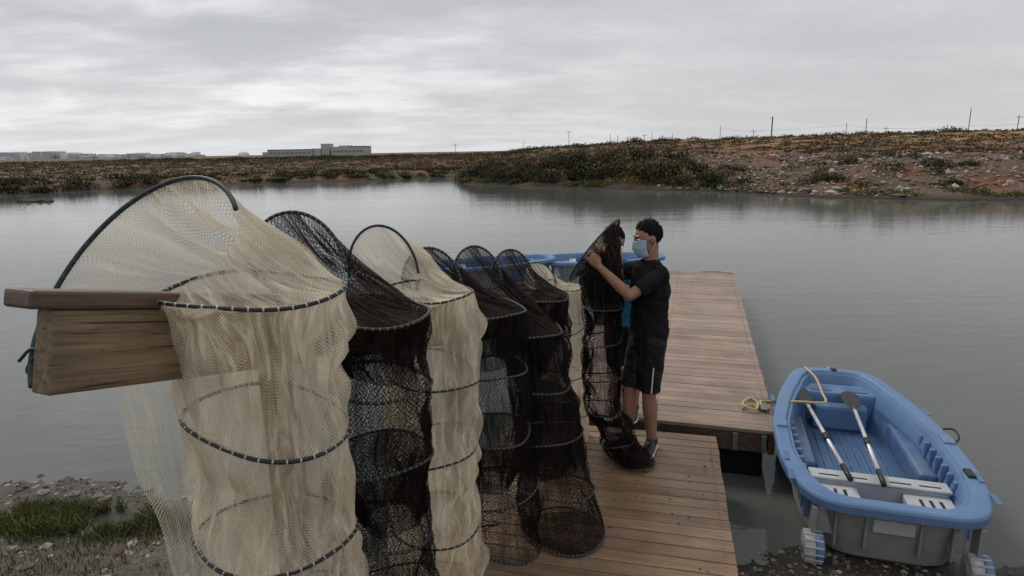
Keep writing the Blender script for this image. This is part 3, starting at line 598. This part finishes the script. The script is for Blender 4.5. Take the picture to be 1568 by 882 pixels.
def person(name,J,shirt,shorts,skin,hair,mask=True,stripe=True):
    root=empty(name); Sd=V(J['side']).normalized(); U=V((0,0,1)); F=U.cross(Sd).normalized()*-1
    if F.dot(V(J['face']))<0: F=-F
    b=Acc(); H=V(J['head']); Fh=V(J['face']).normalized(); Sh=Fh.cross(V((0,0,1))).normalized(); Uh=Sh.cross(Fh).normalized(); fr=(Fh,Sh,Uh)
    b.sphere(H+Uh*.022-Fh*.008,(.094,.074,.098),fr,24,16)
    b.loft([(H+Uh*.02+Fh*.02,.07,.066),(H-Uh*.03+Fh*.022,.068,.062),(H-Uh*.075+Fh*.032,.056,.048),(H-Uh*.108+Fh*.045,.034,.028)],Fh,Sh)
    b.sphere(H-Uh*.098+Fh*.058,(.024,.024,.02),fr)
    b.cone(H+Fh*.083+Uh*.018,H+Fh*.104-Uh*.022,.009,.013)
    b.sphere(H+Fh*.082+Uh*.035,(.012,.05,.01),fr)
    for s_ in (-1,1): b.sphere(H+Sh*(s_*.076)-Fh*.008-Uh*.002,(.02,.012,.033),fr)
    nk=V(J['neck']); b.cone(nk-U*.05,H-Uh*.05-Fh*.02,.058,.052)
    for s_ in ('n','f'):
        sh,elb,wr=V(J['sh_'+s_]),V(J['el_'+s_]),V(J['wr_'+s_])
        b.cone(sh,elb,.046,.038,mid=(.4,.046)); b.cone(elb,wr,.038,.025,mid=(.3,.040))
        hand(b,wr,V(J['hd_'+s_])-wr,J['hn_'+s_],curl=.7,thumbside=J.get('ts_'+s_,1))
        hp,kn,an=V(J['hip_'+s_]),V(J['kn_'+s_]),V(J['an_'+s_])
        b.cone(hp,kn,.08,.055); b.cone(kn,an,.052,.036,mid=(.32,.056)); b.cone(an,an-U*.05,.036,.04)
        c=kn.lerp(an,.3)-F*.018; b.sphere(c,(.045,.045,.09))
    b.obj('body',skin,root,.005,3)
    t=Acc(); P_=V(J['pelvis']); C_=V(J['chest']); K=V(J['neck'])
    t.loft([(P_-U*.06,.178,.132),(P_+U*.03,.172,.128),(P_.lerp(C_,.5),.16,.12),(C_,.185,.13),(C_.lerp(K,.5),.182,.12),(C_.lerp(K,.8),.13,.09),(K+U*.005,.068,.066)],Sd,F,28)
    for s_ in ('n','f'):
        sh,elb=V(J['sh_'+s_]),V(J['el_'+s_]); e=sh.lerp(elb,.74); t.sphere(sh,.060); t.cone(sh,e,.061,.066,False)
    o=t.obj('t_shirt',shirt,root,.008,7)
    tx=bpy.data.textures.new('cl','CLOUDS'); tx.noise_scale=.07; dm=o.modifiers.new('d','DISPLACE'); dm.texture=tx; dm.strength=.032; dm.mid_level=.5; dm.texture_coords='GLOBAL'
    q=Acc(); q.loft([(P_+U*.03,.155,.115),(P_-U*.06,.172,.128),(P_-U*.13,.165,.125)],Sd,F)
    for s_ in ('n','f'):
        hp,kn=V(J['hip_'+s_]),V(J['kn_'+s_]); q.sphere(hp,.095); q.cone(hp,hp.lerp(kn,.93),.097,.083,False)
    o=q.obj('shorts',shorts,root,.008,5); dm=o.modifiers.new('d','DISPLACE'); dm.texture=tx; dm.strength=.024; dm.mid_level=.5; dm.texture_coords='GLOBAL'
    if stripe:
        hp,kn=V(J['hip_n']),V(J['kn_n']); off=V((0,-1,0))*.092
        mesh('shorts_stripe',[hp.lerp(kn,.42)+off+V((-.010,-.006,0)),hp.lerp(kn,.42)+off+V((.0,-.006,0)),hp.lerp(kn,.9)+off*.94+V((-.002,-.008,0)),hp.lerp(kn,.9)+off*.94+V((-.012,-.008,0))],[(0,1,2,3)],M_white,root)
    for s_ in ('n','f'):
        an=V(J['an_'+s_]); d=V(J['ft_'+s_]).normalized(); sd=d.cross(U); g=V((an.x,an.y,J['floor']))
        a=Acc(); a.loft([(g-d*.075+U*.05,.03,.04),(g-d*.06+U*.052,.036,.045),(g+d*.02+U*.052,.042,.046),(g+d*.09+U*.042,.047,.034),(g+d*.155+U*.034,.043,.026),(g+d*.185+U*.03,.026,.018)],sd,U)
        a.cone(g+U*.06,g+U*.105,.045,.043,False); a.obj('shoe_'+s_,M_blackp,root,.006,4)
        a=Acc(); a.loft([(g-d*.085+U*.012,.03,.011),(g-d*.06+U*.012,.042,.0115),(g+d*.03+U*.012,.044,.0115),(g+d*.11+U*.012,.051,.0115),(g+d*.17+U*.012,.043,.0115),(g+d*.20+U*.014,.022,.010)],sd,U); a.obj('sole_'+s_,M_white,root,.006,1)
        mesh('shoe_swoosh_'+s_,[g+d*.0+sd*.0475+U*.045,g+d*.07+sd*.0505+U*.035,g+d*.08+sd*.0505+U*.045,g-d*.03+sd*.0455+U*.065],[(0,1,2,3)],M_white,root)
    for s_ in (-1,1):
        e=Acc(); e.sphere(H+Fh*.080+Sh*(s_*.031)+Uh*.014,.0125); mesh('eye',e.v,e.f,M_eye,root,True)
        e=Acc(); e.sphere(H+Fh*.0885+Sh*(s_*.031)+Uh*.014,.006); mesh('iris',e.v,e.f,M_iris,root,True)
        e=Acc(); e.cone(H+Fh*.091+Sh*(s_*.018)+Uh*.037,H+Fh*.078+Sh*(s_*.05)+Uh*.037,.005,.004); mesh('eyebrow',e.v,e.f,M_hair,root,True)
    e=Acc(); e.sphere(H+Fh*.085-Uh*.062,(.012,.026,.007),fr); mesh('mouth',e.v,e.f,M_lips,root,True)
    bm=bmesh.new(); bmesh.ops.create_icosphere(bm,subdivisions=6,radius=1); kill=[]
    for v_ in bm.verts:
        c=v_.co.copy(); f_,s__,u_=c.x*.104,c.y*.084,c.z*.108
        if f_<-.035: lim=-.075
        elif f_<.03: lim=-.075+(f_+.035)*1.45
        else: lim=.019+(f_-.03)*.75
        lim+=mn.noise(V((c.x*9,c.y*9,c.z*9)))*.012
        if u_<lim: kill.append(v_); continue
        tuft=mn.noise(V((c.x*14,c.y*14,c.z*5)))*.012+mn.noise(V((c.x*45,c.y*45,c.z*14)))*.008+mn.noise(V((c.x*4,c.y*4,c.z*4+3)))*.008
        edge=min(1,max(0,(u_-lim)/.05)); k=1-.10*(1-edge)
        p=H+Uh*.024-Fh*.010+Fh*(f_*k)+Sh*(s__*k)+Uh*(u_*k); v_.co=p+(p-H).normalized()*tuft*(.3+edge)
    bmesh.ops.delete(bm,geom=kill,context='VERTS')
    me=bpy.data.meshes.new('hair'); bm.to_mesh(me); bm.free(); me.materials.append(hair)
    me.polygons.foreach_set('use_smooth',[True]*len(me.polygons)); link(bpy.data.objects.new('hair',me),root)
    if mask:
        vs=[];fs=[];nu,nv=18,12
        for j in range(nv+1):
            for i in range(nu+1):
                a=(i/nu-.5)*2.3; u=.010-j/nv*.128; rf=.104-.02*abs(j/nv-.45)*2; rs=.073-.018*(j/nv)
                bul=.024*math.exp(-(a/.32)**2)*(1-abs(j/nv-.3)); pl=.0015*math.sin(j/nv*math.pi*6)
                vs.append(H+Fh*((rf+bul+pl)*math.cos(a)+.006)+Sh*(rs*math.sin(a)*1.05)+Uh*(u))
        for j in range(nv):
            for i in range(nu): k=j*(nu+1)+i; fs.append((k,k+1,k+nu+2,k+nu+1))
        o=mesh('face_mask',vs,fs,M_mask,root,True); sm=o.modifiers.new('s','SOLIDIFY'); sm.thickness=.002
        for s_ in (-1,1):
            e_=vs[nu if s_>0 else 0]; e2=vs[nv*(nu+1)+(nu if s_>0 else 0)]; ear=H+Sh*(s_*.08)-Fh*.02
            tube('mask_strap',[e_,e_.lerp(ear+Uh*.025,.6)+Sh*s_*.004,ear+Uh*.025],.0018,M_white,root,seg=6); tube('mask_strap',[e2,e2.lerp(ear-Uh*.025,.6)+Sh*s_*.006,ear-Uh*.025],.0018,M_white,root,seg=6)
    return root
person('fisherman',dict(side=(.30,-.95,0),face=(-.93,-.22,-.22),head=(.975,4.44,2.07),neck=(1.0,4.45,1.915),chest=(1.005,4.45,1.68),pelvis=(1.005,4.45,1.40),
  sh_n=(1.045,4.30,1.83),el_n=(.815,4.23,1.70),wr_n=(.605,4.26,1.905),hd_n=(.53,4.24,2.0),hn_n=(-.3,.9,.2),ts_n=-1,
  sh_f=(.965,4.60,1.83),el_f=(.78,4.58,1.78),wr_f=(.67,4.40,1.99),hd_f=(.62,4.30,2.10),hn_f=(-.5,-.8,.2),ts_f=1,
  hip_n=(1.02,4.36,1.33),kn_n=(1.0,4.35,.92),an_n=(1.04,4.39,.55),ft_n=(-.45,-.9,0),
  hip_f=(.98,4.52,1.33),kn_f=(.875,4.45,.92),an_f=(.865,4.45,.55),ft_f=(-1,-.12,0),floor=.452),M_shirt,M_shorts,M_skin,M_hair)
person('helper',dict(side=(.9,-.35,0),face=(-.45,-.85,-.15),head=(.82,4.98,1.97),neck=(.86,5.02,1.82),chest=(.90,5.04,1.60),pelvis=(.94,5.06,1.33),
  sh_n=(1.05,4.98,1.74),el_n=(.97,4.76,1.58),wr_n=(.80,4.62,1.70),hd_n=(.72,4.57,1.76),hn_n=(-.5,.5,.2),ts_n=1,
  sh_f=(.72,5.08,1.74),el_f=(.62,4.90,1.56),wr_f=(.64,4.68,1.68),hd_f=(.66,4.60,1.76),hn_f=(.5,.5,.2),ts_f=-1,
  hip_n=(1.03,5.03,1.27),kn_n=(1.02,4.98,.88),an_n=(1.03,5.03,.54),ft_n=(-.3,-.95,0),
  hip_f=(.86,5.08,1.27),kn_f=(.87,5.03,.88),an_f=(.88,5.08,.54),ft_f=(-.5,-.85,0),floor=.452),M_blue_shirt,M_shorts,M_skin,M_hair,True,False)
# ------------------------------------------------------------------ distant buildings and poles
M_wall=simple('pale_concrete',(.40,.40,.395),.9,.08,.2); M_haze=simple('haze_tinted_concrete',(.66,.68,.70),.95,.06,.1); M_hazed=simple('haze_tinted_render_wall',(.42,.45,.48),.95,.06,.1); M_win=simple('dark_glazing',(.16,.17,.18),.4,.1)  # distant city and tank walls: aerial haze baked into the pale base colours
fb=empty('factory_building',(-133,400,.7))
boxes('halls',[(-15,12,-8,8,0,4.6),(-19,-15.2,-6,6,0,3.5),(17,22,-5,5,0,8.0),(12.1,16.8,-6,6,0,5.2),(24,45,-8,8,0,6.0),(28,34,-6,6,6.0,6.7)],M_wall,fb)
boxes('windows',[(-14+k*2.6,-12.4+k*2.6,-8.15,-8.02,2.2,3.2) for k in range(10)]+[(25+k*2.4,26.6+k*2.4,-8.15,-8.02,2.6,3.8) for k in range(8)],M_win,fb)
boxes('roof_trim',[(-15.3,12.3,-8.3,8.3,4.61,4.95),(34.3,45.3,-8.3,8.3,6.01,6.3)],M_win,fb)
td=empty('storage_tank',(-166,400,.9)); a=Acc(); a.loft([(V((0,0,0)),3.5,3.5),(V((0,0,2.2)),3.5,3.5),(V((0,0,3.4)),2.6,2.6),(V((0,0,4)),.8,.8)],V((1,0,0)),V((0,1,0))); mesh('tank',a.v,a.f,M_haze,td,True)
bl=[];bl2=[]
for k in range(190):
    x=random.uniform(-1750,-1000); (bl if k%2 else bl2).append((x,x+random.uniform(6,26),1990+random.uniform(0,60),2070,0,random.uniform(5,25)*(1 if x<-1380 else .65)))
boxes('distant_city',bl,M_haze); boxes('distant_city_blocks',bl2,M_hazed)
M_pole=simple('dark_timber_pole',(.07,.065,.06),.9)
def pole(x,y,h,arms,wd=.11):
    z=float(height(np.array([x*1.0]),np.array([y*1.0]))[0][0]); r=empty('utility_pole',(x,y,z))
    b_=[(-wd,wd,-wd,wd,-.5,h)]
    for k in range(arms): b_.append((-1.1,1.1,-wd-.06,-wd-.01,h-.6-k*.9,h-.48-k*.9))
    boxes('mast',b_,M_pole,r); return V((x,y,z+h-.5))
tops=[]
for i in range(11): tops.append(pole(74+i*21+random.uniform(-6,6),238-i*3,5.4+random.uniform(-1.2,1.6),i%2,.07))
for i in range(len(tops)-1):
    for o_ in (-.9,.9):
        a,b=tops[i]+V((o_,0,0)),tops[i+1]+V((o_,0,0)); tube('power_line',[a.lerp(b,t/6)-V((0,0,.4*math.sin(math.pi*t/6))) for t in range(7)],.018,M_pole,None,seg=4)
pole(81.5,200,7.0,0,.14)
for px,y,h in ((-22,260,5),(6,270,4),(24,260,6.5),(40,255,4.5),(43,255,4),(55,262,4),(58,262,5),(66,260,4),(150,190,6),(172,192,7),(132,185,8),(108,195,6)): pole(px,y,h,random.choice((0,1)),.07)
